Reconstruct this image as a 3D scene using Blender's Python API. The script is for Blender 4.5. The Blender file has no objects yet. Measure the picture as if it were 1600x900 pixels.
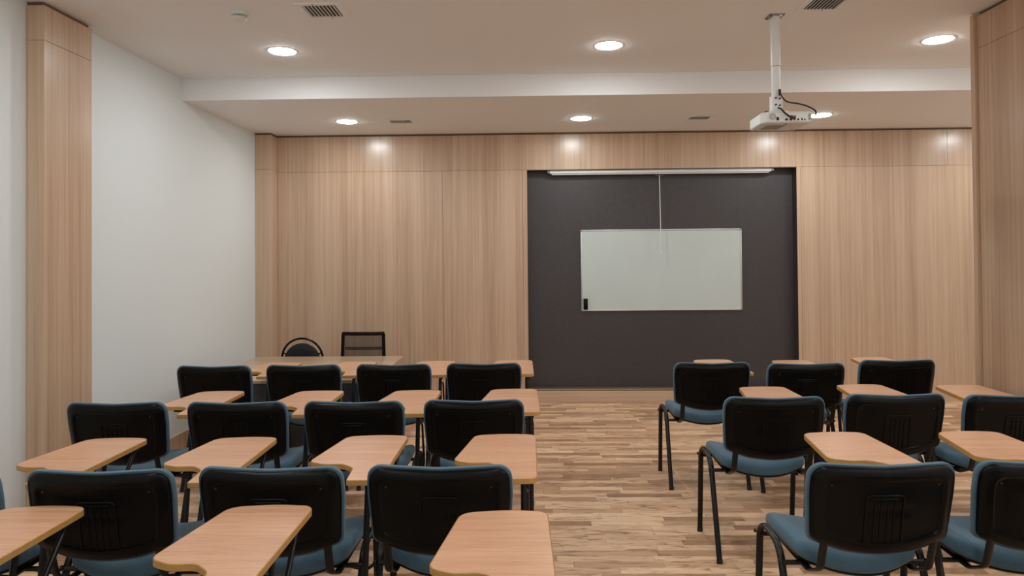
import bpy, bmesh, math, random
from mathutils import Vector, Matrix
random.seed(7)
PI = math.pi
SC = bpy.context.scene
COL = SC.collection
VT = SC.view_settings
SC.display_settings.display_device = 'sRGB'
VT.view_transform = 'Standard'
VT.look = 'None'
VT.exposure = 0.1
VT.gamma = 1.0
VT.use_curve_mapping = False

# ------------------------------------------------------------------ materials
class NT:
    """small helper around a node tree"""
    def __init__(s, name):
        s.m = bpy.data.materials.new(name); s.m.use_nodes = True
        s.t = s.m.node_tree; s.n = s.t.nodes; s.l = s.t.links
        s.b = s.n['Principled BSDF']; s.out = s.n['Material Output']
    def add(s, typ, **kw):
        x = s.n.new(typ)
        for k, v in kw.items(): setattr(x, k, v)
        return x
    def put(s, node, key, val):
        if hasattr(val, 'is_output') or isinstance(val, bpy.types.NodeSocket): s.l.new(val, node.inputs[key])
        else: node.inputs[key].default_value = val
    def math(s, op, a, b=0.0, c=None):
        x = s.add('ShaderNodeMath', operation=op)
        s.put(x, 0, a); s.put(x, 1, b)
        if c is not None: s.put(x, 2, c)
        return x.outputs[0]
    def coord(s, kind='Object'):
        return s.add('ShaderNodeTexCoord').outputs[kind]
    def mapping(s, vec, scale=(1, 1, 1), loc=(0, 0, 0)):
        x = s.add('ShaderNodeMapping'); s.put(x, 'Vector', vec)
        x.inputs['Scale'].default_value = scale; x.inputs['Location'].default_value = loc
        return x.outputs[0]
    def noise(s, vec, scale=1.0, detail=3.0, rough=.55, dist=0.0):
        x = s.add('ShaderNodeTexNoise'); s.put(x, 'Vector', vec)
        x.inputs['Scale'].default_value = scale; x.inputs['Detail'].default_value = detail
        x.inputs['Roughness'].default_value = rough; x.inputs['Distortion'].default_value = dist
        return x.outputs['Fac']
    def ramp(s, fac, stops):
        x = s.add('ShaderNodeValToRGB'); s.put(x, 'Fac', fac)
        e = x.color_ramp.elements
        while len(e) < len(stops): e.new(.5)
        for q, (p, c) in zip(e, stops): q.position = p; q.color = (*c, 1)
        return x.outputs['Color']
    def mix(s, fac, a, b, blend='MIX'):
        x = s.add('ShaderNodeMix', data_type='RGBA', blend_type=blend)
        s.put(x, 0, fac)
        s.put(x, 6, a if not isinstance(a, tuple) else (*a, 1)); s.put(x, 7, b if not isinstance(b, tuple) else (*b, 1))
        return x.outputs[2]
    def bump(s, h, strength=.2, dist=.002):
        x = s.add('ShaderNodeBump'); s.put(x, 'Height', h)
        x.inputs['Strength'].default_value = strength; x.inputs['Distance'].default_value = dist
        s.l.new(x.outputs[0], s.b.inputs['Normal'])
    def col(s, c):
        s.put(s.b, 'Base Color', c if not isinstance(c, tuple) else (*c, 1))
    def rough(s, v): s.put(s.b, 'Roughness', v)

M = {}
def paint(name, c, rough=.6):
    k = NT(name); v = k.coord()
    n = k.noise(v, 1.3, 2); k.col(k.mix(k.math('MULTIPLY', n, .10), c, tuple(x*.90 for x in c)))
    k.rough(rough); k.bump(k.noise(v, 220, 2), .06, .001); M[name] = k.m
paint('wall_paint', (.755, .795, .80))
paint('ceiling_paint', (.89, .885, .89), .75)
paint('white_metal', (.76, .77, .755), .35)
paint('white_plastic', (.72, .73, .71), .4)

def oak(name, tones, rough=.34, axis='Z'):
    k = NT(name); v = k.coord()
    sc = {'Z': (1, 1, .012), 'X': (.02, 1, 1)}[axis]
    g = k.mapping(v, sc)
    fine = k.noise(g, 170, 3, .6); mid = k.noise(g, 34, 3, .6); broad = k.noise(g, 5.5, 2, .5)
    f = k.math('ADD', k.math('MULTIPLY', fine, .30), k.math('ADD', k.math('MULTIPLY', mid, .42), k.math('MULTIPLY', broad, .34)))
    # cathedral figure here and there
    wv = k.add('ShaderNodeTexWave', wave_type='RINGS', rings_direction='X')
    k.put(wv, 'Vector', k.mapping(v, {'Z': (2.6, 2.6, .16), 'X': (.16, 2.6, 2.6)}[axis]))
    wv.inputs['Scale'].default_value = 3.2; wv.inputs['Distortion'].default_value = 2.5; wv.inputs['Detail'].default_value = 2
    f = k.math('ADD', f, k.math('MULTIPLY', k.math('SUBTRACT', wv.outputs['Fac'], .5), .05))
    c = k.ramp(f, [(.36, tones[0]), (.52, tones[1]), (.70, tones[2])])
    k.col(c); k.rough(rough); k.put(k.b, 'Specular IOR Level', .3); k.put(k.b, 'Coat Weight', 1.0 if name.startswith('oak_l') else .3); k.put(k.b, 'Coat Roughness', .255)
    k.bump(fine, .03, .0004); M[name] = k.m
oak('oak_laminate', [(.42, .262, .168), (.555, .375, .252), (.65, .465, .332)], .5)
oak('oak_gap', [(.12, .07, .04), (.15, .09, .055), (.18, .11, .07)], .6)
oak('oak_skirting', [(.46, .30, .20), (.55, .375, .26), (.62, .445, .32)], .42, 'X')
oak('desk_oak', [(.46, .30, .195), (.56, .385, .26), (.64, .46, .33)], .32, 'X')

def beech(name, c0, c1, c2, rough=.33):
    k = NT(name); v = k.coord()
    oi = k.add('ShaderNodeObjectInfo')
    add = k.add('ShaderNodeVectorMath', operation='ADD'); k.put(add, 0, v)
    cmb = k.add('ShaderNodeCombineXYZ'); k.put(cmb, 0, k.math('MULTIPLY', oi.outputs['Random'], 37)); k.put(cmb, 1, k.math('MULTIPLY', oi.outputs['Random'], 11))
    k.put(add, 1, cmb.outputs[0])
    g = k.mapping(add.outputs[0], (.06, 1, 1))
    f = k.math('ADD', k.math('MULTIPLY', k.noise(g, 140, 3, .6, .3), .5), k.math('MULTIPLY', k.noise(g, 22, 3, .6, .5), .5))
    c = k.ramp(f, [(.34, c0), (.5, c1), (.66, c2)])
    k.col(c); k.rough(rough); M[name] = k.m
beech('beech_top', (.52, .262, .148), (.63, .340, .200), (.70, .40, .25))
beech('beech_edge', (.47, .245, .07), (.53, .285, .085), (.58, .32, .105), .4)

def floor_mat():
    k = NT('strip_parquet'); v = k.coord()
    sep = k.add('ShaderNodeSeparateXYZ'); k.put(sep, 0, v)
    W = .072
    row = k.math('FLOOR', k.math('DIVIDE', sep.outputs['Y'], W))
    wn = k.add('ShaderNodeTexWhiteNoise', noise_dimensions='1D'); k.put(wn, 'W', row)
    ln = k.math('ADD', .42, k.math('MULTIPLY', wn.outputs['Value'], .26))
    xo = k.math('ADD', sep.outputs['X'], k.math('MULTIPLY', wn.outputs['Value'], 7.3))
    colm = k.math('FLOOR', k.math('DIVIDE', xo, ln))
    cmb = k.add('ShaderNodeCombineXYZ'); k.put(cmb, 0, row); k.put(cmb, 1, colm)
    w2 = k.add('ShaderNodeTexWhiteNoise', noise_dimensions='2D'); k.put(w2, 'Vector', cmb.outputs[0])
    rid = w2.outputs['Value']
    # grain, shifted for each strip
    off = k.add('ShaderNodeVectorMath', operation='ADD'); k.put(off, 0, v)
    sc = k.add('ShaderNodeVectorMath', operation='SCALE'); k.put(sc, 0, w2.outputs['Color']); sc.inputs['Scale'].default_value = 40
    k.put(off, 1, sc.outputs[0])
    g1 = k.noise(k.mapping(off.outputs[0], (1.0, 5.5, 1)), 3.6, 5, .62, 1.6)
    g2 = k.noise(k.mapping(off.outputs[0], (1, 30, 1)), 9, 3, .6, .4)
    base = k.ramp(rid, [(0, (.33, .168, .088)), (.20, (.53, .305, .172)), (.55, (.79, .505, .312)), (1, (.97, .68, .445))])
    streak = k.ramp(g1, [(.31, (.28, .20, .15)), (.39, (.62, .53, .47)), (.47, (.95, .92, .90)), (.70, (1.06, 1.05, 1.03))])
    c = k.mix(1.0, base, streak, 'MULTIPLY')
    c = k.mix(.22, c, k.ramp(g2, [(.35, (.27, .15, .085)), (.65, (.80, .54, .35))]))
    # joints
    fy = k.math('FRACT', k.math('DIVIDE', sep.outputs['Y'], W))
    fx = k.math('FRACT', k.math('DIVIDE', xo, ln))
    j = k.math('MAXIMUM', k.math('LESS_THAN', fy, .035), k.math('LESS_THAN', fx, .006))
    c = k.mix(k.math('MULTIPLY', j, .45), c, (.12, .07, .045))
    k.col(c); k.rough(k.math('ADD', .30, k.math('MULTIPLY', g2, .12)))
    k.bump(k.math('SUBTRACT', g2, k.math('MULTIPLY', j, 1.5)), .06, .001)
    M['strip_parquet'] = k.m
floor_mat()

def fabric(name, c, var=.35, scale=900, rough=.9, sheen=0.0):
    k = NT(name); v = k.coord()
    n = k.noise(v, scale, 2, .7); n2 = k.noise(v, 6, 2)
    f = k.math('ADD', k.math('MULTIPLY', n, .8), k.math('MULTIPLY', n2, .2))
    k.col(k.ramp(f, [(.3, tuple(x*(1-var) for x in c)), (.7, tuple(x*(1+var) for x in c))]))
    k.rough(rough); k.put(k.b, 'Sheen Weight', sheen); k.bump(n, .25, .0012); M[name] = k.m
fabric('blue_fabric', (.060, .122, .172), .34, 420, .92, .15)
fabric('black_fabric', (.012, .013, .016), .3, 700, .9)

def dark_panel():
    k = NT('charcoal_cladding'); v = k.coord()
    w1 = k.noise(k.mapping(v, (1, 1, .05)), 260, 2, .6); w2 = k.noise(k.mapping(v, (.05, 1, 1)), 260, 2, .6)
    f = k.math('MULTIPLY', k.math('ADD', w1, w2), .5)
    k.col(k.ramp(f, [(.35, (.036, .031, .033)), (.65, (.060, .051, .054))])); k.rough(.43)
    k.bump(f, .12, .001); M['charcoal_cladding'] = k.m
dark_panel()

def solid(name, c, rough=.4, metal=0.0, var=.12, scale=30):
    k = NT(name); v = k.coord(); n = k.noise(v, scale, 3)
    k.col(k.ramp(n, [(.3, tuple(x*(1-var) for x in c)), (.7, tuple(x*(1+var) for x in c))]))
    k.rough(rough); k.put(k.b, 'Metallic', metal); M[name] = k.m; return k
k = solid('black_plastic', (.003, .003, .003), .27); k.put(k.b, 'Specular IOR Level', .15)
k.bump(k.noise(k.coord(), 900, 2), .12, .0008)
k = solid('black_metal', (.005, .005, .0055), .36); k.put(k.b, 'Specular IOR Level', .35)
solid('dark_metal', (.02, .02, .022), .35, .3)
solid('chrome', (.55, .55, .55), .2, 1.0, .05)
solid('aluminium', (.62, .63, .62), .35, .8, .05)
solid('board_white', (.55, .605, .595), .28, 0, .02, 3)
solid('black_rubber', (.012, .012, .012), .7)
solid('dark_red_plastic', (.10, .015, .02), .4)
solid('modesty_grey', (.055, .052, .060), .5, 0, .15)
solid('vent_shade', (.03, .022, .02), .8)  # near-black colour painted for the shade behind the vent slats
solid('grey_plastic', (.30, .31, .30), .5)
solid('mid_grey', (.16, .16, .16), .5)

def mesh_cloth():
    k = NT('mesh_cloth'); k.col((.055, .043, .036)); k.rough(.8)
    tr = k.add('ShaderNodeBsdfTransparent'); mx = k.add('ShaderNodeMixShader')
    mx.inputs[0].default_value = .70
    k.l.new(tr.outputs[0], mx.inputs[1]); k.l.new(k.b.outputs[0], mx.inputs[2]); k.l.new(mx.outputs[0], k.out.inputs['Surface'])
    M['mesh_cloth'] = k.m
mesh_cloth()

def lamp_mat():
    k = NT('lamp_diffuser'); k.col((.9, .9, .9))
    k.put(k.b, 'Emission Color', (.94, .995, 1.0, 1)); k.put(k.b, 'Emission Strength', LAMP); M['lamp_diffuser'] = k.m
LAMP = 121.0
lamp_mat()

# ------------------------------------------------------------------ mesh helpers
def obj(name, bm, mat, parent=None, angle=35, smooth=True):
    bmesh.ops.recalc_face_normals(bm, faces=bm.faces[:])
    me = bpy.data.meshes.new(name); bm.to_mesh(me); bm.free()
    me.materials.append(M[mat])
    if smooth:
        for p in me.polygons: p.use_smooth = True
        me.set_sharp_from_angle(angle=math.radians(angle))
    o = bpy.data.objects.new(name, me); COL.objects.link(o)
    if parent is not None: o.parent = parent
    return o
def tag(o, label, cat, group=None, kind=None):
    o['label'] = label; o['category'] = cat
    if group: o['group'] = group
    if kind: o['kind'] = kind
    return o
def thing(name, label, cat, loc=(0, 0, 0), rz=0, group=None):
    o = bpy.data.objects.new(name, None); COL.objects.link(o)
    o.empty_display_size = .1; o.location = loc; o.rotation_euler = (0, 0, rz)
    return tag(o, label, cat, group)
def dup(root, loc, rz, label, group=None):
    def cp(o, par):
        c = o.copy(); COL.objects.link(c)
        if par is not None: c.parent = par
        for ch in list(o.children): cp(ch, c)
        return c
    r = cp(root, None); r.location = loc; r.rotation_euler = (0, 0, rz); r['label'] = label
    if group: r['group'] = group
    return r
def box(bm, x0, x1, y0, y1, z0, z1, bev=0.0, seg=2):
    r = bmesh.ops.create_cube(bm, size=1.0); vs = r['verts']
    for v in vs: v.co = Vector(((x0+x1)/2+v.co.x*(x1-x0), (y0+y1)/2+v.co.y*(y1-y0), (z0+z1)/2+v.co.z*(z1-z0)))
    if bev > 0:
        es = list({e for v in vs for e in v.link_edges})
        bmesh.ops.bevel(bm, geom=es, offset=bev, segments=seg, affect='EDGES', profile=.5, clamp_overlap=True)
    return vs
def new(): return bmesh.new()
def fillet2(pts, n=6):
    """closed 2-D polygon [(x,y,r)] -> rounded outline"""
    out = []; N = len(pts)
    for i in range(N):
        p0 = Vector(pts[i-1][:2]); p = Vector(pts[i][:2]); p1 = Vector(pts[(i+1) % N][:2]); r = pts[i][2]
        a = (p0-p); b = (p1-p); la, lb = a.length, b.length; a.normalize(); b.normalize()
        ang = a.angle(b)
        if r <= 0 or ang > PI-.02: out.append(p); continue
        t = min(r/math.tan(ang/2), la*.48, lb*.48); r2 = t*math.tan(ang/2)
        c = p+(a+b).normalized()*(r2/math.sin(ang/2))
        s = p+a*t-c; e = p+b*t-c
        a0 = math.atan2(s.y, s.x); a1 = math.atan2(e.y, e.x); d = (a1-a0+PI) % (2*PI)-PI
        for k in range(n+1): out.append(c+Vector((math.cos(a0+d*k/n), math.sin(a0+d*k/n)))*r2)
    return out
def fillet3(pts, r, n=7):
    """open 3-D polyline, corners rounded by r (number or list)"""
    out = [Vector(pts[0])]
    for i in range(1, len(pts)-1):
        p0, p, p1 = Vector(pts[i-1]), Vector(pts[i]), Vector(pts[i+1]); rr = r[i-1] if isinstance(r, (list, tuple)) else r
        a = p0-p; b = p1-p; la, lb = a.length, b.length; a.normalize(); b.normalize(); ang = a.angle(b)
        if ang > PI-.01: out.append(p); continue
        t = min(rr/math.tan(ang/2), la*.49, lb*.49); r2 = t*math.tan(ang/2)
        c = p+(a+b).normalized()*(r2/math.sin(ang/2)); s = p+a*t-c; e = p+b*t-c; tot = s.angle(e); sn = math.sin(tot)
        for k in range(n+1):
            f = k/n; out.append(c+(s*math.sin((1-f)*tot)+e*math.sin(f*tot))/sn)
    out.append(Vector(pts[-1])); return out
def sweep(bm, pts, ra, rb, ax=(1, 0, 0), seg=10, cap=True):
    """oval tube; ra is the half-size along ax, rb across it"""
    pts = [Vector(p) for p in pts]; rings = []; ax = Vector(ax)
    for i, p in enumerate(pts):
        t = (pts[min(i+1, len(pts)-1)]-pts[max(i-1, 0)]).normalized()
        u = ax-t*ax.dot(t)
        if u.length < 1e-4: u = t.orthogonal()
        u.normalize(); w = t.cross(u)
        rings.append([bm.verts.new(p+u*(ra*math.cos(2*PI*k/seg))+w*(rb*math.sin(2*PI*k/seg))) for k in range(seg)])
    for a, b in zip(rings, rings[1:]):
        for k in range(seg): bm.faces.new((a[k], a[(k+1) % seg], b[(k+1) % seg], b[k]))
    if cap: bm.faces.new(rings[0]); bm.faces.new(rings[-1][::-1])
def lathe(bm, prof, seg=32, c=(0, 0, 0)):
    """profile [(r,z)] about the z axis through c"""
    c = Vector(c); rings = []
    for r, z in prof:
        if r < 1e-5: rings.append([bm.verts.new(c+Vector((0, 0, z)))])
        else: rings.append([bm.verts.new(c+Vector((r*math.cos(2*PI*k/seg), r*math.sin(2*PI*k/seg), z))) for k in range(seg)])
    for a, b in zip(rings, rings[1:]):
        for k in range(seg):
            q = [a[k % len(a)], a[(k+1) % seg % len(a)], b[(k+1) % seg % len(b)], b[k % len(b)]]
            q = list(dict.fromkeys(q))
            if len(q) > 2: bm.faces.new(q)
def loft(bm, rings, cap0=False, cap1=True):
    """closed rings of points skinned together; capN closes with a point at the middle"""
    vs = [[bm.verts.new(p) for p in r] for r in rings]; n = len(vs[0])
    for a, b in zip(vs, vs[1:]):
        for k in range(n): bm.faces.new((a[k], a[(k+1) % n], b[(k+1) % n], b[k]))
    for on, r in ((cap0, vs[0]), (cap1, vs[-1])):
        if on:
            c = bm.verts.new(sum((v.co for v in r), Vector())/n)
            for k in range(n): bm.faces.new((r[k], r[(k+1) % n], c))
def prism(bm, outline, z0, z1, bev=0.0):
    """outline in the xy plane pushed up from z0 to z1, edges eased by bev"""
    cx = sum(p[0] for p in outline)/len(outline); cy = sum(p[1] for p in outline)/len(outline)
    def ring(ins, z):
        out = []; n = len(outline)
        for i in range(n):
            p = Vector(outline[i]); a = Vector(outline[i-1]); b = Vector(outline[(i+1) % n]); t = (b-a).normalized()
            out.append((p.x-t.y*ins*sgn, p.y+t.x*ins*sgn, z))
        return out
    ar = sum(outline[i-1][0]*outline[i][1]-outline[i][0]*outline[i-1][1] for i in range(len(outline)))
    sgn = 1 if ar > 0 else -1
    R = [ring(bev, z0), ring(0, z0+bev), ring(0, z1-bev), ring(bev, z1)] if bev else [ring(0, z0), ring(0, z1)]
    vs = [[bm.verts.new(p) for p in r] for r in R]; n = len(outline)
    for a, b in zip(vs, vs[1:]):
        for k in range(n): bm.faces.new((a[k], a[(k+1) % n], b[(k+1) % n], b[k]))
    bm.faces.new(vs[0][::-1]); bm.faces.new(vs[-1])

# ------------------------------------------------------------------ the room
HU, HL, YS, YB = 3.219, 3.028, 6.071, 7.89           # upper and lower ceiling, step, back wall
XL, XR, YF = -3.0, 6.0, -3.2
REC = .13; DX0, DX1, DZ0, DZ1 = .007, 3.003, .150, 2.603
ST = 'structure'
b = new(); box(b, XL-.2, XR+.2, YF-.2, YB+.4, -.12, 0)
tag(obj('floor', b, 'strip_parquet', smooth=False), 'brown strip parquet floor', 'floor', kind=ST)
b = new(); box(b, XL-.2, XR+.2, YF-.2, YS, HU, HU+.15); box(b, XL-.2, XR+.2, YS, YB+.4, HL, HU+.15)
tag(obj('ceiling', b, 'ceiling_paint', smooth=False), 'white ceiling stepping down toward the back wall', 'ceiling', kind=ST)
b = new(); box(b, XL-.2, XL, 4.4, YB+.4, 0, HU); box(b, XL-.2, XL-.033, YF-.2, 4.4, 0, HU)
tag(obj('wall_left', b, 'wall_paint', smooth=False), 'plain white painted left wall', 'wall', kind=ST)
b = new(); box(b, XR, XR+.2, YF-.2, YB+.4, 0, HU)
tag(obj('wall_right', b, 'wall_paint', smooth=False), 'plain white painted right wall', 'wall', kind=ST)
b = new(); box(b, XL, XR, YF-.2, YF, 0, HU)
tag(obj('wall_front', b, 'wall_paint', smooth=False), 'plain white painted wall behind the camera', 'wall', kind=ST)

# oak panelling of the back wall: separate boards with hairline joints, in front of the carcass
b = new(); G = .0007; XW = -2.816
def board(x0, x1, z0, z1): box(b, x0+G, x1-G, YB, YB+.018, z0+G, z1-G, .0015, 1)
ZS = 2.609; ZT = HL-.022
for x0, x1 in ((XW, -1.879), (-1.879, 4.666), (4.666, XR)): board(x0, x1, ZS, ZT)
for x0, x1 in ((XW, -.946), (-.946, DX0-.052), (DX1+.045, 4.95), (4.95, XR)): board(x0, x1, DZ0, ZS)
board(DX0-.052, DX0, DZ0, ZS); board(DX1, DX1+.045, DZ0, ZS)         # casing of the recess
tag(obj('wall_back', b, 'oak_laminate', smooth=False), 'pale oak panelled back wall around the dark recess', 'wall', kind=ST)
b = new()
box(b, XL-.1, DX0-.012, YB+.0185, YB+.25, 0, HL); box(b, DX1+.012, XR+.1, YB+.0185, YB+.25, 0, HL)
box(b, DX0-.012, DX1+.012, YB+.0185, YB+.25, DZ1+.012, HL); box(b, DX0-.012, DX1+.012, YB+.0185, YB+.25, 0, DZ0)
tag(obj('trim_1', b, 'oak_gap', smooth=False), 'brown backing and shadow gap behind the oak panels', 'panelling', kind=ST)
b = new()   # lining of the recess: back and four reveals
box(b, DX0-.01, DX1+.01, YB+REC, YB+REC+.02, DZ0, DZ1+.01)
box(b, DX0-.0115, DX0, YB+.001, YB+REC, DZ0, DZ1+.01); box(b, DX1, DX1+.0115, YB+.001, YB+REC, DZ0, DZ1+.01)
box(b, DX0, DX1, YB+.001, YB+REC, DZ1-.0005, DZ1+.0115)
tag(obj('trim_2', b, 'charcoal_cladding', smooth=False), 'charcoal clad recess panel behind the whiteboard', 'wall panel', kind=ST)
b = new(); box(b, XW, XR, YB-.014, YB+.018, 0, DZ0-.001, .002, 1); box(b, DX0-.012, DX1+.012, YB-.014, YB+REC, DZ0-.012, DZ0-.0005)
tag(obj('baseboard_back', b, 'oak_skirting', smooth=False), 'oak baseboard along the back wall', 'baseboard', kind=ST)
b = new(); box(b, XL, XL+.016, 4.66, 7.70, 0, .150, .002, 1); box(b, XL-.033, XL-.017, YF, 4.19, 0, .150, .002, 1)
tag(obj('baseboard_left', b, 'oak_laminate', smooth=False), 'oak baseboard along the left wall', 'baseboard', kind=ST)
# corner return of the panelling
b = new(); YR = 7.703
for z0, z1 in ((0, ZS+.018), (ZS+.018, ZT)):
    box(b, XL+.001, XW, YR, YB+.018, z0+G, z1-G, .0015, 1)
tag(obj('trim_3', b, 'oak_laminate', smooth=False), 'oak corner pier between the white wall and the back panelling', 'panelling', kind=ST)
b = new(); box(b, XL+.001, XW-.012, YR+.012, YB, 0.01, HL-.001)
tag(obj('trim_4', b, 'oak_gap', smooth=False), 'brown shadow gap above the oak corner pier', 'panelling', kind=ST)
# left pilaster
XP, YP0, YP1 = -2.915, 4.19, 4.655; ZP = 2.982
b = new()
for z0, z1 in ((0, ZP), (ZP, HU-.024)): box(b, XL-.018, XP, YP0, YP1, z0+G, z1-G, .0015, 1)
box(b, XL-.033, XL-.018, YP0+.006, YP1-.05, 0, HU-.02, .001, 1)
tag(obj('trim_5', b, 'oak_laminate', smooth=False), 'oak clad pilaster standing on the left white wall', 'pilaster', kind=ST)
b = new(); box(b, XL-.034, XP-.014, YP0+.014, YP1-.014, .01, HU-.001)
tag(obj('trim_6', b, 'oak_gap', smooth=False), 'brown shadow gap above the left oak pilaster', 'pilaster', kind=ST)
# right pilaster (column)
XQ, YQ0, YQ1 = 2.968, 3.75, 4.70; ZQ = 2.982
b = new()
for z0, z1 in ((0, ZQ), (ZQ, HU-.024)): box(b, XQ, XQ+.55, YQ0, YQ1-.03, z0+G, z1-G, .0015, 1)
box(b, XQ-.022, XQ+.55, YQ1-.028, YQ1+.01, 0, HU-.012, .0015, 1)
tag(obj('trim_7', b, 'oak_laminate', smooth=False), 'oak clad pilaster at the right edge with a corner strip', 'pilaster', kind=ST)
b = new(); box(b, XQ+.014, XQ+.53, YQ0+.014, YQ1-.036, .01, HU-.001)
tag(obj('trim_8', b, 'oak_gap', smooth=False), 'brown shadow gap above the right oak pilaster', 'pilaster', kind=ST)
b = new(); box(b, XQ-.034, XQ-.0225, YQ1-.10, YQ1+.022, 0, .148, .002, 1); box(b, XQ-.034, XQ+.55, YQ1+.0105, YQ1+.022, 0, .148, .002, 1)
tag(obj('baseboard_right', b, 'oak_laminate', smooth=False), 'low oak baseboard wrapped round the right pilaster', 'baseboard', kind=ST)

# ------------------------------------------------------------------ ceiling fittings
def make_light(loc, label, group):
    t = thing('ceiling_light', label, 'ceiling light', loc, 0, group)
    b = new(); lathe(b, [(.098, 0), (.111, 0), (.1112, -.0012), (.1095, -.0025), (.0995, -.0025), (.098, -.001)], 40)
    obj('trim_ring', b, 'white_metal', t)
    b = new(); lathe(b, [(.0985, -.0015), (.098, -.0035), (.094, -.0055), (.082, -.0075), (.06, -.0088), (.03, -.0094), (0, -.0096)], 40)
    obj('diffuser', b, 'lamp_diffuser', t, 60)
    return t
GL = 'round recessed ceiling lights'
L0 = make_light((-1.849, 5.296, HU), 'round lit ceiling light on the higher ceiling, the left one', GL)
for x, y, z, lab in ((.625, 5.275, HU, 'round lit ceiling light on the higher ceiling, between the other two'),
                     (3.055, 5.255, HU, 'round lit ceiling light on the higher ceiling beside the right pilaster'),
                     (-1.822, 7.112, HL, 'small round lit ceiling light on the lower ceiling, left of the small vent'),
                     (.557, 7.102, HL, 'small round lit ceiling light on the lower ceiling above the whiteboard recess'),
                     (2.949, 7.095, HL, 'small round lit ceiling light half hidden behind the projector')):
    dup(L0, (x, y, z), 0, lab)
dup(L0, (5.15, 7.09, HL), 0, 'round lit ceiling light on the lower ceiling hidden behind the right pilaster')
dup(L0, (5.2, 5.25, HU), 0, 'round lit ceiling light on the higher ceiling hidden behind the right pilaster')
for y in (3.25, 1.25, -.75, -2.3):
    for x in (-1.849, .625, 3.055, 5.2): dup(L0, (x, y, HU), 0, 'round lit ceiling light on the ceiling overhead, out of the picture', 'ceiling lights overhead out of the picture')

def make_vent(name, w, d, n, loc, label):
    """grille with its slats running front to back; origin at the middle on the ceiling"""
    t = thing(name, label, 'air vent', loc, 0, 'ceiling air vents')
    b = new(); box(b, -w/2, w/2, -d/2, d/2, -.0015, 0); obj('shade_plate', b, 'vent_shade', t, smooth=False)  # flat dark plate on the closed ceiling, coloured like an unlit opening
    f = .036; b = new()
    for x0, x1, y0, y1 in ((-w/2-f, w/2+f, -d/2-f, -d/2), (-w/2-f, w/2+f, d/2, d/2+f), (-w/2-f, -w/2, -d/2, d/2), (w/2, w/2+f, -d/2, d/2)):
        box(b, x0, x1, y0, y1, -.007, 0, .0015, 1)
    obj('frame', b, 'ceiling_paint', t, smooth=False)
    for k in range(n):
        x = -w/2+(k+.5)*w/n; b = new(); ang = .30
        vs = box(b, -.0016, .0016, -d/2, d/2, -.0045, .0045)
        bmesh.ops.rotate(b, verts=b.verts[:], cent=(0, 0, 0), matrix=Matrix.Rotation(ang, 3, 'Y'))
        bmesh.ops.translate(b, verts=b.verts[:], vec=(x, 0, -.0066)); obj('slat', b, 'white_metal', t, smooth=False)
    for sx in (-1, 1):
        b = new(); lathe(b, [(.0045, 0), (.0045, -.0015), (0, -.002)], 10, (sx*.03, sx*(d/2+f*.5), -.007)); obj('screw', b, 'dark_metal', t)
    return t
make_vent('air_vent', .21, .205, 9, (-1.285, 4.43, HU), 'white ceiling air vent with open slats, on the higher ceiling near the smoke detector')
make_vent('air_vent', .20, .21, 9, (1.885, 4.435, HU), 'white ceiling air vent cut by the top edge, above the projector pole')
make_vent('air_vent', .215, .135, 10, (-1.275, 7.125, HL), 'small ceiling air vent on the lower ceiling, left, beside the light')
make_vent('air_vent', .20, .135, 10, (1.752, 7.13, HL), 'small ceiling air vent on the lower ceiling, left of the projector')

t = thing('smoke_detector', 'small white round smoke detector on the ceiling', 'smoke detector', (-1.826, 4.45, HU))
b = new(); lathe(b, [(0, 0), (.054, 0), (.055, -.006), (.052, -.016), (.044, -.019), (.040, -.019), (0, -.019)], 36); obj('base', b, 'white_plastic', t)
b = new(); lathe(b, [(0, -.019), (.036, -.019), (.036, -.034), (0, -.034)], 30); obj('chamber', b, 'mid_grey', t)
b = new(); lathe(b, [(0, -.030), (.043, -.030), (.044, -.034), (.040, -.040), (.028, -.046), (0, -.048)], 36)
for k in range(14):
    a = 2*PI*k/14; box_b = box(b, -.0025, .0025, .035, .043, -.033, -.018)
    bmesh.ops.rotate(b, verts=box_b, cent=(0, 0, 0), matrix=Matrix.Rotation(a, 3, 'Z'))
obj('cover', b, 'white_plastic', t)

# ------------------------------------------------------------------ projector, its pole and its cables
PX, PY = 1.652, 4.672
t = thing('projector_mount', 'white ceiling pole with bracket holding the projector', 'projector mount', (PX, PY, HU))
b = new(); box(b, -.052, .052, -.05, .05, -.006, 0, .001, 1); obj('ceiling_plate', b, 'grey_plastic', t)
b = new(); box(b, -.022, .022, -.03, .03, -.03, -.006, .002, 1); box(b, .014, .035, -.048, -.03, -.016, -.006); obj('plate_bracket', b, 'white_metal', t)
for sx in (-1, 1):
    for sy in (-1, 1):
        b = new(); lathe(b, [(0, -.011), (.006, -.011), (.006, -.006)], 8, (sx*.04, sy*.038, 0)); obj('bolt', b, 'dark_metal', t)
b = new(); lathe(b, [(0, -.02), (.0315, -.02), (.0315, -.336), (0, -.336)], 28); obj('upper_tube', b, 'white_metal', t)
b = new(); lathe(b, [(0, -.338), (.0285, -.338), (.0285, -.60), (0, -.60)], 28); obj('lower_tube', b, 'white_metal', t)
b = new(); box(b, -.034, .034, -.034, .034, -.636, -.53, .006, 2); obj('collar', b, 'white_metal', t)
for z in (-.555, -.60):
    b = new(); sweep(b, [(.012, -.034, z), (.012, -.041, z)], .006, .006); sweep(b, [(-.014, -.034, z+.004), (-.014, -.041, z+.004)], .006, .006); obj('knob', b, 'dark_metal', t)
b = new(); box(b, -.045, .07, -.034, .12, -.645, -.634, .002, 1); obj('cradle', b, 'white_metal', t)

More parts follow.
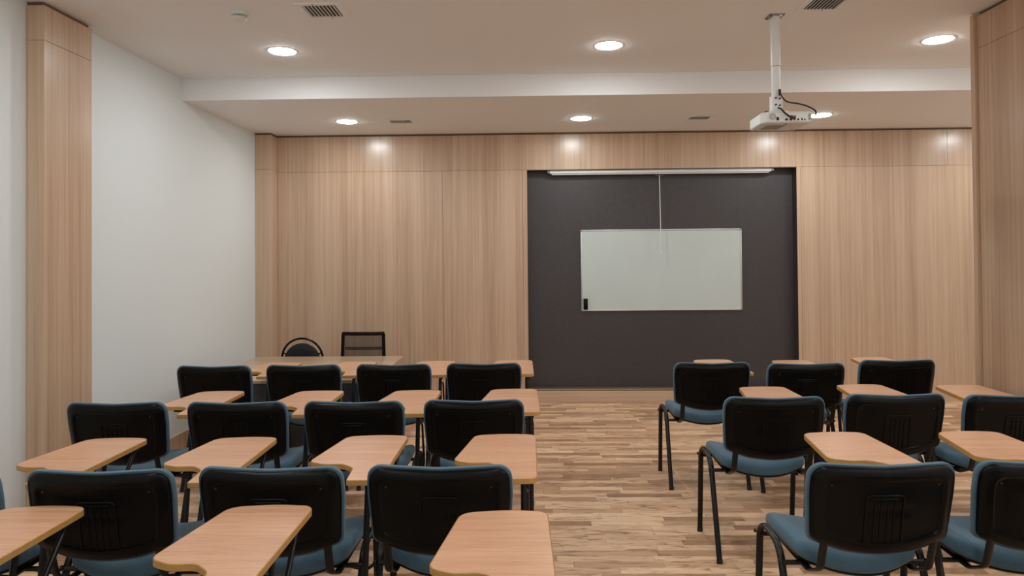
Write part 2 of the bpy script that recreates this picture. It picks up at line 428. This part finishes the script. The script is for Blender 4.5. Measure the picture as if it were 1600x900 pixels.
t = thing('ceiling_projector', 'white projector hanging from the ceiling pole, its ports facing the room', 'projector', (1.70, 4.76, 2.4985))
b = new()   # body: plan outline with chamfered left rear corner, top and bottom edges eased
pl = fillet2([(-.125, -.155, .02), (.16, -.155, .012), (.162, .155, .02), (-.15, .16, .03), (-.158, -.10, .035)], 5)
prism(b, pl, 0, .074, .008); obj('body', b, 'white_plastic', t)
b = new(); box(b, -.02, .13, -.1565, -.152, .012, .052, .001, 1); obj('port_panel', b, 'white_metal', t)
for x, z, w, hh, m in ((-.062, .026, .016, .022, 'black_rubber'), (-.006, .02, .018, .012, 'black_rubber'), (.022, .02, .014, .013, 'black_rubber'), (.046, .02, .012, .012, 'mid_grey'),
                       (.070, .02, .012, .012, 'black_rubber'), (.094, .021, .010, .014, 'black_rubber'), (.112, .019, .010, .010, 'black_rubber'), (.03, .042, .008, .014, 'mid_grey'), (.05, .042, .010, .012, 'mid_grey')):
    b = new(); box(b, x-w/2, x+w/2, -.1580, -.1545, z-hh/2, z+hh/2, .001, 1); obj('port', b, m, t)
b = new(); box(b, .136, .152, -.1575, -.153, .016, .058, .001, 1); obj('lock_slot', b, 'grey_plastic', t)
b = new()
for r in (.022, .017, .012, .007):
    sweep(b, [(-.095+r*math.cos(2*PI*k/24), -.1555, .04+r*math.sin(2*PI*k/24)) for k in range(25)], .0012, .0012, (0, 1, 0), 6)
obj('speaker_grille', b, 'grey_plastic', t)
b = new(); lathe(b, [(0, .074), (.013, .074), (.013, .086), (0, .088)], 16, (-.115, -.10, 0)); obj('focus_knob', b, 'black_rubber', t)
b = new(); sweep(b, [(.06, .155, .04), (.06, .178, .04)], .032, .032, (1, 0, 0), 24); obj('lens', b, 'black_plastic', t)
b = new()
for k in range(9): box(b, -.10, .02, -.06+k*.018, -.052+k*.018, -.0015, .001)
obj('underside_grille', b, 'grey_plastic', t)
for x, y in ((-.12, .12), (.13, .12), (.0, -.12)):
    b = new(); lathe(b, [(0, -.008), (.010, -.008), (.011, 0)], 14, (x, y, 0)); obj('foot', b, 'grey_plastic', t)
def cable(name, pts, r, mat, label, plug=None):
    cu = []
    P = [Vector(p) for p in pts]
    for i in range(len(P)-1):
        p0 = P[max(i-1, 0)]; p1 = P[i]; p2 = P[i+1]; p3 = P[min(i+2, len(P)-1)]
        for k in range(8):
            f = k/8; cu.append(.5*((2*p1)+(p2-p0)*f+(2*p0-5*p1+4*p2-p3)*f*f+(3*p1-p0-3*p2+p3)*f**3))
    cu.append(P[-1]); o0 = P[0].copy(); b = new(); sweep(b, [c-o0 for c in cu], r, r, (.3, .9, .2), 8)
    t = thing(name, label, 'cable', o0); obj('cord', b, mat, t)
    if plug:
        b = new(); a, c, rr, m = plug; sweep(b, [Vector(a)-o0, Vector(c)-o0], rr, rr, (1, 0, 0), 10); obj('plug', b, m, t)
cable('cable', [(1.66, 4.626, 2.722), (1.664, 4.618, 2.685), (1.70, 4.612, 2.638), (1.77, 4.606, 2.622), (1.83, 4.600, 2.602), (1.876, 4.594, 2.572), (1.878, 4.594, 2.540)], .0048, 'black_rubber',
      'thin black cable running from the pole along the projector top', ((1.66, 4.626, 2.72), (1.661, 4.624, 2.682), .009, 'black_rubber'))
cable('cable', [(1.645, 4.618, 2.598), (1.658, 4.600, 2.588), (1.68, 4.585, 2.555), (1.71, 4.580, 2.532), (1.726, 4.584, 2.526), (1.728, 4.592, 2.526)], .0058, 'black_rubber',
      'short dark cable looping from the pole bracket into a projector port', ((1.712, 4.580, 2.531), (1.742, 4.583, 2.524), .011, 'dark_red_plastic'))

# ------------------------------------------------------------------ whiteboard, eraser, roll-down screen
YBD = YB+REC; s = (YBD-.02)/YB
wx0, wx1, wz0, wz1 = .600*s, 2.3895*s, 1.65+(1.022-1.65)*s, 1.65+(1.930-1.65)*s
wc = ((wx0+wx1)/2, YBD, (wz0+wz1)/2); W2, H2 = (wx1-wx0)/2, (wz1-wz0)/2
t = thing('whiteboard', 'blank white whiteboard with thin metal frame on the charcoal panel', 'whiteboard', wc)
b = new(); box(b, -W2+.004, W2-.004, -.014, 0, -H2+.004, H2-.004); obj('panel', b, 'board_white', t, smooth=False)
fr = .013
for x0, x1, z0, z1 in ((-W2, W2, H2-fr, H2), (-W2, W2, -H2, -H2+fr), (-W2, -W2+fr, -H2+fr, H2-fr), (W2-fr, W2, -H2+fr, H2-fr)):
    b = new(); box(b, x0, x1, -.020, -.001, z0, z1, .003, 2); obj('frame_rail', b, 'aluminium', t)
for sx in (-1, 1):
    for sz in (-1, 1):
        b = new(); box(b, sx*W2-.011*(1+sx)+.001*sx, sx*W2+.011*(1-sx)+.001*sx, -.0215, -.001, sz*H2-.011*(1+sz)+.001*sz, sz*H2+.011*(1-sz)+.001*sz, .004, 2); obj('corner_cap', b, 'grey_plastic', t)
for x in (-W2+.006, W2-.006):
    b = new(); box(b, x-.004, x+.004, -.008, 0, H2, H2+.016, .001, 1); obj('hanger', b, 'dark_metal', t)
t = thing('board_eraser', 'black block eraser standing in the lower left corner of the whiteboard', 'eraser', (wx0+.048, YBD-.0145, wz0+.080))
b = new(); box(b, -.024, .024, -.030, -.012, -.062, .062, .004, 2); obj('grip', b, 'black_plastic', t)
b = new(); box(b, -.023, .023, -.012, 0, -.061, .061, .002, 1); obj('felt_pad', b, 'black_fabric', t)

ys = YB+.055; s = ys/7.84
sx0, sx1, sz = .232*s, 2.73*s, 1.65+(2.583-1.65)*s
t = thing('projection_screen', 'white roll-up projection screen case at the top of the recess', 'projection screen', ((sx0+sx1)/2, ys, sz))
hw = (sx1-sx0)/2
b = new(); ol = fillet2([(-.030, -.030, .008), (.030, -.030, .008), (.030, .018, .012), (-.030, .018, .014)], 4)
prism(b, ol, -hw+.03, hw-.03); bmesh.ops.rotate(b, verts=b.verts[:], cent=(0, 0, 0), matrix=Matrix(((0, 0, 1), (1, 0, 0), (0, 1, 0)))); obj('case', b, 'white_metal', t)
for sx in (-1, 1):
    b = new(); box(b, sx*hw-.03 if sx > 0 else -hw, sx*hw if sx > 0 else -hw+.03, -.032, .032, -.022, .020, .006, 2); obj('end_cap', b, 'grey_plastic', t)
b = new(); box(b, -hw+.05, hw-.05, -.016, .000, -.043, -.030, .003, 1); obj('bottom_bar', b, 'white_metal', t)
cx = 1.474*s-(sx0+sx1)/2
b = new(); sweep(b, fillet3([(cx-.045, -.012, -.036), (cx-.045, -.012, -.058), (cx+.045, -.012, -.058), (cx+.045, -.012, -.036)], .015, 5), .003, .003, (0, 1, 0), 6); obj('pull_bar', b, 'mid_grey', t)
b = new(); sweep(b, [(cx+.010*f, -.012, -.058-f*.865) for f in (0, .3, .6, 1)], .0046, .0046, (1, 0, 0), 8)
cd = obj('pull_cord', b, 'white_plastic', t)
b = new(); lathe(b, [(0, .03), (.005, .026), (.009, .004), (.009, -.006), (0, -.008)], 12, (cx+.010, -.012, -.935)); obj('tassel', b, 'white_plastic', cd)

# ------------------------------------------------------------------ teacher's desk and the two chairs behind it
DXA, DXB, DYA, DYB, DZ = -2.70, -1.24, 5.635, 7.0, .66
t = thing('teacher_desk', 'long pale oak desk with dark grey front panel in front of the left panelling', 'desk', ((DXA+DXB)/2, (DYA+DYB)/2, 0))
hx, hy = (DXB-DXA)/2, (DYB-DYA)/2
b = new(); box(b, -hx, hx, -hy, hy, DZ-.025, DZ, .002, 2); obj('desktop', b, 'desk_oak', t)
b = new(); box(b, -hx+.045, hx-.045, -hy+.012, -hy+.030, .06, DZ-.0255, .001, 1); obj('front_panel', b, 'modesty_grey', t)
for sx in (-1, 1):
    b = new(); box(b, sx*(hx-.032)-.012, sx*(hx-.032)+.012, -hy+.012, hy-.04, .012, DZ-.0255, .001, 1); o = obj('side_panel', b, 'desk_oak', t)
    for y in (-hy+.08, hy-.12):
        b = new(); lathe(b, [(0, 0), (.016, 0), (.016, .012), (0, .012)], 14, (sx*(hx-.032), y, 0)); obj('foot', b, 'black_rubber', o)

t = thing('round_back_chair', 'black chair with a round ringed backrest behind the left end of the desk', 'chair', (-2.285, 6.80, 0))
cz, R0 = .622, .208
b = new(); sweep(b, [(R0*math.sin(a), .30-.02*math.cos(a), cz+R0*math.cos(a)) for a in [2*PI*k/48 for k in range(49)]], .011, .011, (0, 1, 0), 10); obj('back_ring', b, 'black_plastic', t)
b = new(); rings = []
for ins, y in ((.0, 0), (.0, .012), (.012, .022), (.05, .026), (.10, .027)):
    rings.append([((.180-ins)*math.sin(a), .30-.02*math.cos(a)-y, cz-.020+(.180-ins)*math.cos(a)) for a in [2*PI*k/40 for k in range(40)]])
bk = [[(p[0], .60-p[1]-.04*math.cos(2*PI*i/40), p[2]) for i, p in enumerate(r)] for r in rings[:3]]
loft(b, bk[::-1]+rings, True, True); obj('back_pad', b, 'black_fabric', t)
for sx in (-1, 1):
    b = new(); sweep(b, [(sx*.164, .297, cz+.05), (sx*.196, .297, cz+.06)], .007, .007, (0, 1, 0), 8); obj('back_spacer', b, 'black_plastic', t)
b = new(); rings = []; so = fillet2([(-.20, -.20, .08), (.20, -.20, .08), (.19, .22, .10), (-.19, .22, .10)], 6)
for ins, z in ((.012, .43), (0, .44), (0, .465), (.012, .482), (.06, .488), (.14, .485)): rings.append([(p.x*(1-ins/.2), p.y*(1-ins/.2), z) for p in so])
loft(b, rings, True, True); obj('seat', b, 'black_fabric', t)
for sx in (-1, 1):
    b = new(); sweep(b, fillet3([(sx*.20, -.24, .010), (sx*.20, -.20, .42), (sx*.20, .20, .42), (sx*.19, .30, cz-.08)], [.05, .05]), .010, .010, (1, 0, 0)); obj('front_leg', b, 'black_metal', t)
    b = new(); sweep(b, [(sx*.20, .15, .42), (sx*.20, .27, .010)], .010, .010, (1, 0, 0)); obj('rear_leg', b, 'black_metal', t)
    for y in (-.24, .27):
        b = new(); lathe(b, [(0, 0), (.013, 0), (.013, .014), (0, .014)], 12, (sx*.20, y, 0)); obj('foot_cap', b, 'black_rubber', t)
b = new(); sweep(b, [(-.20, .06, .42), (.20, .06, .42)], .009, .009, (0, 0, 1)); sweep(b, [(-.20, -.12, .42), (.20, -.12, .42)], .009, .009, (0, 0, 1)); obj('cross_bar', b, 'black_metal', t)

t = thing('mesh_office_chair', 'black office chair with a see-through mesh back behind the desk', 'office chair', (-1.668, 6.80, 0))
zt, zb_, yb_ = .884, .54, .30
def bkpt(u, z): w = .214+.010*(zt-z)/(zt-zb_); return (u*w, yb_-.02*(1-u*u)+.05*(z-zb_), z)
for sx in (-1, 1):
    b = new(); sweep(b, [bkpt(sx*.955, z) for z in (zb_, .62, .70, .80, zt-.012)], .018, .011, (1, 0, 0), 10); obj('back_upright', b, 'black_plastic', t)
b = new(); sweep(b, [bkpt(u, zt-.012) for u in (-1, -.6, -.2, .2, .6, 1)], .019, .012, (0, 0, 1), 10); obj('top_rail', b, 'black_plastic', t)
b = new(); sweep(b, [bkpt(u, zb_) for u in (-1, -.6, -.2, .2, .6, 1)], .014, .011, (0, 0, 1), 10); obj('bottom_rail', b, 'black_plastic', t)
b = new(); vs = [[b.verts.new(bkpt(u, z)) for u in [-.95+1.9*i/10 for i in range(11)]] for z in [zb_+(zt-.02-zb_)*j/8 for j in range(9)]]
for a, c in zip(vs, vs[1:]):
    for i in range(10): b.faces.new((a[i], a[i+1], c[i+1], c[i]))
obj('mesh_back', b, 'mesh_cloth', t)
b = new(); sweep(b, [(x, y+.022, z) for x, y, z in [bkpt(u, .722) for u in (-.86, -.5, 0, .5, .86)]], .017, .009, (0, 0, 1), 10)
lb = obj('lumbar_bar', b, 'black_plastic', t)
for sx in (-1, 1):
    b = new(); p = bkpt(sx*.80, .722); lathe(b, [(0, -.012), (.010, -.012), (.010, .012), (0, .012)], 14, (0, 0, 0))
    bmesh.ops.rotate(b, verts=b.verts[:], cent=(0, 0, 0), matrix=Matrix.Rotation(PI/2, 3, 'X')); bmesh.ops.translate(b, verts=b.verts[:], vec=(p[0], p[1]+.030, p[2])); obj('knob', b, 'dark_metal', lb)
b = new(); rings = []; so = fillet2([(-.22, -.22, .07), (.22, -.22, .07), (.21, .23, .08), (-.21, .23, .08)], 6)
for ins, z in ((.012, .44), (0, .45), (0, .485), (.014, .505), (.07, .51), (.15, .506)): rings.append([(p.x*(1-ins/.22), p.y*(1-ins/.22), z) for p in so])
loft(b, rings, True, True); obj('seat', b, 'black_fabric', t)
b = new(); sweep(b, fillet3([(0, .05, .432), (0, .34, .432), (0, .325, zb_+.02)], .06), .03, .008, (1, 0, 0), 12); obj('back_bracket', b, 'black_metal', t)
b = new(); lathe(b, [(0, .08), (.028, .08), (.028, .22), (.018, .22), (.018, .42), (.06, .43), (.06, .442), (0, .442)], 20); obj('gas_lift', b, 'black_metal', t)
for k in range(5):
    a = 2*PI*k/5+.3; d = Vector((math.cos(a), math.sin(a), 0))
    b = new(); sweep(b, [d*.02+Vector((0, 0, .115)), d*.16+Vector((0, 0, .10)), d*.27+Vector((0, 0, .075))], .022, .014, (-d.y, d.x, 0), 10); lg = obj('base_arm', b, 'black_plastic', t)
    b = new(); n = Vector((-d.y, d.x, 0)); c = d*.265+Vector((0, 0, .027))
    for sgn in (-1, 1): sweep(b, [c+n*(sgn*.006), c+n*(sgn*.022)], .027, .027, (0, 0, 1), 18)
    sweep(b, [c-n*.006, c+n*.006], .008, .008, (0, 0, 1), 8); sweep(b, [c+Vector((0, 0, .006)), c+Vector((0, 0, .052))], .007, .007, (1, 0, 0), 8); obj('caster', b, 'black_rubber', lg)

# ------------------------------------------------------------------ tablet-arm chairs
ZTOP, ZMID, HWB = .90, .735, .2575
def back_bend(x, z):
    """rear-most line of the backrest: curved round the sitter and leaning back"""
    u = x/HWB
    return -.296-.020*(1-u*u)-(z-ZMID)*.185+.045*max(0, z-.82)*0
def back_outline():
    o = fillet2([(-.247, .622, .030), (-.13, .580, .3), (0, .564, .5), (.13, .580, .3), (.247, .622, .030), (.2575, .80, .5), (.254, .902, .062), (.10, .897, .3), (0, .893, .6), (-.10, .897, .3), (-.254, .902, .062), (-.2575, .80, .5)], 6)
    # even spacing
    L = [0]; n = len(o)
    for i in range(n): L.append(L[-1]+(o[(i+1) % n]-o[i]).length)
    N = 112; out = []; j = 0
    for k in range(N):
        d = L[-1]*k/N
        while L[j+1] < d: j += 1
        f = (d-L[j])/max(1e-9, L[j+1]-L[j]); out.append(o[j % n].lerp(o[(j+1) % n], f))
    return out
BO = back_outline(); CZ = .735; HH = .17
def bring(ins, dep):
    """outline pulled in by ins, standing dep behind (+) or in front (-) of the back line"""
    out = []
    for p in BO:
        x = p.x*(1-ins/HWB); z = CZ+(p.y-CZ)*(1-ins/HH); out.append((x, back_bend(x, z)-dep, z))
    return out
def make_chair():
    t = thing('tablet_arm_chair', 'chair', 'chair')
    # plastic back shell: rounded rim, then a shallow sunk field
    b = new(); loft(b, [bring(.020, -.016), bring(.004, -.014), bring(.003, -.006), bring(.005, .001), bring(.010, .0045), bring(.018, .0085), bring(.030, .0135), bring(.040, .016), bring(.046, .0150), bring(.050, .0085), bring(.054, .0075),
                        bring(.09, .0075), bring(.13, .0075), bring(.16, .0075)], True, True)
    sh = obj('back_shell', b, 'black_plastic', t, 50)
    # ribbed field in the lower middle of the shell
    b = new()
    def on(x, z, d=.0085): return (x, back_bend(x, z)-d, z)
    sweep(b, fillet3([on(-.066, .598), on(-.066, .70), on(-.066, .795), on(0, .795), on(.066, .795), on(.066, .70), on(.066, .598)], [.02, .015, .02, .015, .02]), .004, .004, (0, 1, 0), 8)
    for x in (-.034, -.012, .012, .034): sweep(b, [on(x, .60, .0075), on(x, .69, .0075), on(x, .775, .0075)], .0035, .003, (0, 1, 0), 8)
    sweep(b, [on(-.045, .782, .0075), on(0, .782, .0075), on(.045, .782, .0075)], .003, .003, (0, 1, 0), 8)
    obj('rib_panel', b, 'black_plastic', sh, 50)
    for sx in (-1, 1):
        b = new(); p = on(sx*.188, .832, .0075); sweep(b, [p, (p[0], p[1]-.002, p[2])], .0045, .0045, (1, 0, 0), 10); obj('screw', b, 'dark_metal', sh)
    # upholstered front of the back
    b = new(); loft(b, [bring(.012, -.012), bring(-.004, -.010), bring(-.006, -.018), bring(-.005, -.030), bring(.004, -.044), bring(.022, -.052), bring(.06, -.056), bring(.11, -.055), bring(.15, -.054)], True, True)
    obj('back_cushion', b, 'blue_fabric', t, 60)
    # seat
    so = fillet2([(-.222, -.130, .06), (-.10, -.182, .3), (0, -.198, .6), (.10, -.182, .3), (.222, -.130, .06), (.236, .05, .6), (.226, .262, .055), (0, .275, 1.0), (-.226, .262, .055), (-.236, .05, .6)], 6)
    def sring(ins, z): return [(p.x*(1-ins/.236), .045+(p.y-.045)*(1-ins/.23), z+dish(p.x*(1-ins/.236), .045+(p.y-.045)*(1-ins/.23))) for p in so]
    def dish(x, y): return -.016*max(0, (y-.17)/.10)**2+.040*(x/.236)**2-.026
    b = new(); loft(b, [sring(.010, .480), sring(.0, .486), sring(-.002, .500), sring(.0, .518), sring(.008, .532), sring(.024, .540), sring(.06, .543), sring(.12, .541), sring(.18, .540)], True, True)
    obj('seat', b, 'blue_fabric', t, 60)
    b = new(); loft(b, [sring(.05, .466), sring(.012, .470), sring(.005, .476), sring(.006, .486), sring(.03, .487)], True, True)
    obj('seat_pan', b, 'black_plastic', t, 50)
    # side frames: each an oval tube, bent over the top, split where front and rear leg meet
    XS = .270
    for sx in (-1, 1):
        path = fillet3([(sx*XS, .222, .012), (sx*XS, .170, .528), (sx*XS, -.050, .512), (sx*XS, -.218, .012)], [.075, .105], 9)
        mid = next(i for i, p in enumerate(path) if p.y < .06)
        cut = path[mid-1].lerp(path[mid], .5)
        for nm, pp in (('front_leg', path[:mid]+[cut]), ('rear_leg', [cut]+path[mid:])):
            b = new(); sweep(b, pp, 0.0150, .0095, (1, 0, 0), 14); o = obj(nm, b, 'black_metal', t, 50)
            e = pp[0] if nm == 'front_leg' else pp[-1]
            b = new(); sweep(b, [(e.x, e.y, 0), (e.x, e.y, .022)], .0165, .011, (1, 0, 0), 14); obj('foot_cap', b, 'black_rubber', o)
        for y, z in ((.196, .470), (-.078, .458)):
            b = new(); sweep(b, [(sx*.280, y, z), (sx*.2885, y, z)], .008, .008, (0, 1, 0), 10); obj('bolt', b, 'dark_metal', t)
    for y, z in ((.170, .466), (-.080, .454)):
        b = new(); sweep(b, [(-.272, y, z), (.272, y, z)], .0095, .0095, (0, 1, 0), 10); obj('cross_bar', b, 'black_metal', t)
    for sx in (-1, 1):
        b = new(); x = sx*.196
        sweep(b, fillet3([(x, .17, .463), (x, -.150, .456), (x, -.245, .50), (x, back_bend(x, .64)-.001, .64)], [.05, .05], 6), .0155, .0065, (1, 0, 0), 12)
        obj('back_support', b, 'black_metal', t, 50)
    # writing tablet and what carries it
    tz = .795
    ol = fillet2([(.346, .545, .045), (.21, .562, .6), (.058, .535, .06), (.000, .125, .042), (.075, .088, .07), (.150, .094, .05), (.208, .040, .07), (.222, -.122, .012), (.350, -.112, .032)], 8)
    b = new(); prism(b, ol, tz-.022, tz, .0025); tb = obj('writing_tablet', b, 'beech_top', t)
    b = new(); n = len(ol)
    def off(i, d):
        a = ol[i-1]; c = ol[(i+1) % n]; tt = (c-a).normalized(); return Vector((ol[i].x+tt.y*d, ol[i].y-tt.x*d))
    ar = sum(ol[i-1].x*ol[i].y-ol[i].x*ol[i-1].y for i in range(n)); sg = 1 if ar > 0 else -1
    loft(b, [[(*off(i, sg*d), z) for i in range(n)] for d, z in ((-.001, tz-.0222), (.0012, tz-.0205), (.0012, tz-.0018), (-.0006, tz+.0002), (-.0012, tz-.002), (-.0015, tz-.020), (-.001, tz-.0222))], False, False)
    eb = obj('edge_band', b, 'beech_edge', tb); eb['label'] = 'golden yellow edge band'
    b = new(); box(b, .292, .316, -.09, .53, tz-.034, tz-.0225, .002, 1); box(b, .10, .302, .10, .122, tz-.034, tz-.0225, .002, 1); obj('tablet_rail', b, 'black_metal', t)
    b = new(); sweep(b, [(.298, -.185, .14), (.298, -.172, .22), (.298, -.112, .62), (.298, -.085, tz-.030)], .0120, .008, (1, 0, 0), 12); obj('tablet_post', b, 'black_metal', t)
    b = new(); sweep(b, fillet3([(.297, .205, .34), (.306, .198, .48), (.308, .25, tz-.030)], .05, 5), .0095, .0095, (1, 0, 0), 10); obj('tablet_tube', b, 'black_metal', t)
    b = new(); sweep(b, [(.3065, .225, .445), (.308, .495, tz-.030)], .0095, .0095, (1, 0, 0), 10); st = obj('tablet_strut', b, 'black_metal', t)
    b = new(); box(b, .295, .320, .475, .515, tz-.045, tz-.0335, .003, 1); obj('hinge', b, 'dark_metal', st)
    b = new(); sweep(b, fillet3([(.300, -.085, tz-.060), (.310, -.02, tz-.075), (.311, .04, .48), (.302, -.02, .405), (.20, -.06, .445)], [.02, .06, .05], 6), .0065, .0065, (1, 0, 0), 8); obj('pivot_rod', b, 'black_metal', t)
    return t
GC = 'tablet-arm chairs facing the whiteboard'
C0 = make_chair(); C0['group'] = GC
R = math.radians
CH = [  # x, y, turn, label
 (-2.18, 5.16, -.5, 'blue and black tablet-arm chair in the front left row, nearest the white wall'),
 (-1.565, 5.18, .4, 'blue and black tablet-arm chair in the front left row, second from the white wall'),
 (-.935, 5.19, .0, 'blue and black tablet-arm chair in the front left row, third from the white wall'),
 (-.310, 5.21, .3, 'blue and black tablet-arm chair in the front left row, on the aisle'),
 (-2.15, 3.94, .6, 'blue and black tablet-arm chair in the second left row, nearest the oak pilaster'),
 (-1.515, 3.94, .2, 'blue and black tablet-arm chair in the second left row, second from the wall'),
 (-.903, 3.945, -.3, 'blue and black tablet-arm chair in the second left row, third from the wall'),
 (-.287, 3.97, .5, 'blue and black tablet-arm chair in the second left row, on the aisle'),
 (-2.150, 2.78, .0, 'tablet-arm chair at the left picture edge, only its wooden tablet plainly showing, third row'),
 (-1.528, 2.785, .8, 'blue and black tablet-arm chair with large backrest in the third row, second from left wall'),
 (-.922, 2.815, -.4, 'blue and black tablet-arm chair with large backrest in the third left row, middle'),
 (-.318, 2.83, -.6, 'blue and black tablet-arm chair with large backrest in the third left row, on the aisle'),
 (-1.868, 1.865, .0, 'nearest tablet-arm chair whose wooden tablet is cut by the left picture edge'),
 (-1.085, 1.872, .0, 'nearest tablet-arm chair with its large wooden tablet at the bottom, left of centre'),
 (-.280, 1.815, .6, 'nearest tablet-arm chair with its large wooden tablet beside the aisle'),
 (1.268, 5.19, -.6, 'blue and black tablet-arm chair in the front right row, on the aisle'),
 (1.881, 5.13, .5, 'blue and black tablet-arm chair in the front right row, in the middle'),
 (2.560, 5.26, .3, 'blue and black tablet-arm chair in the front right row, rightmost'),
 (1.282, 4.01, -.4, 'blue and black tablet-arm chair in the second right row, on the aisle'),
 (1.930, 4.07, .5, 'blue and black tablet-arm chair in the second right row, in the middle'),
 (2.536, 4.04, .0, 'blue and black tablet-arm chair in the second right row, against the oak pilaster'),
 (1.247, 2.845, .8, 'blue and black tablet-arm chair with large backrest in the third right row, on the aisle'),
 (1.862, 2.86, -1.2, 'blue and black tablet-arm chair with large backrest at the right picture edge, third row'),
 (1.635, 1.935, .0, 'nearest tablet-arm chair at the right, only the tip of its wooden tablet showing'),
]
for i, (x, y, a, lab) in enumerate(CH):
    if i == 0: C0.location = (x, y, 0); C0.rotation_euler = (0, 0, R(a)); C0['label'] = lab
    else: dup(C0, (x, y, 0), R(a), lab)

# ------------------------------------------------------------------ world and camera
w = bpy.data.worlds.new('World'); SC.world = w; w.use_nodes = True
w.node_tree.nodes['Background'].inputs['Color'].default_value = (.5, .5, .5, 1); w.node_tree.nodes['Background'].inputs['Strength'].default_value = .0
cd = bpy.data.cameras.new('Camera'); cam = bpy.data.objects.new('Camera', cd); COL.objects.link(cam)
cd.sensor_width = 36; cd.sensor_fit = 'HORIZONTAL'; cd.lens = 1100/1600*36
cd.shift_y = -(450-384.61)/1600
cd.clip_start = .05; cd.clip_end = 60
Rv = Vector((0.99973046, 0.0215205, -0.00871024)); Uv = Vector((0.0089936, -0.0131054, 0.99987367)); Fv = Vector((-0.02140363, 0.99968251, 0.01329541))
m = Matrix((Rv, Uv, -Fv)).transposed().to_4x4(); m.translation = Vector((0, 0, 1.65)); cam.matrix_world = m
SC.camera = cam
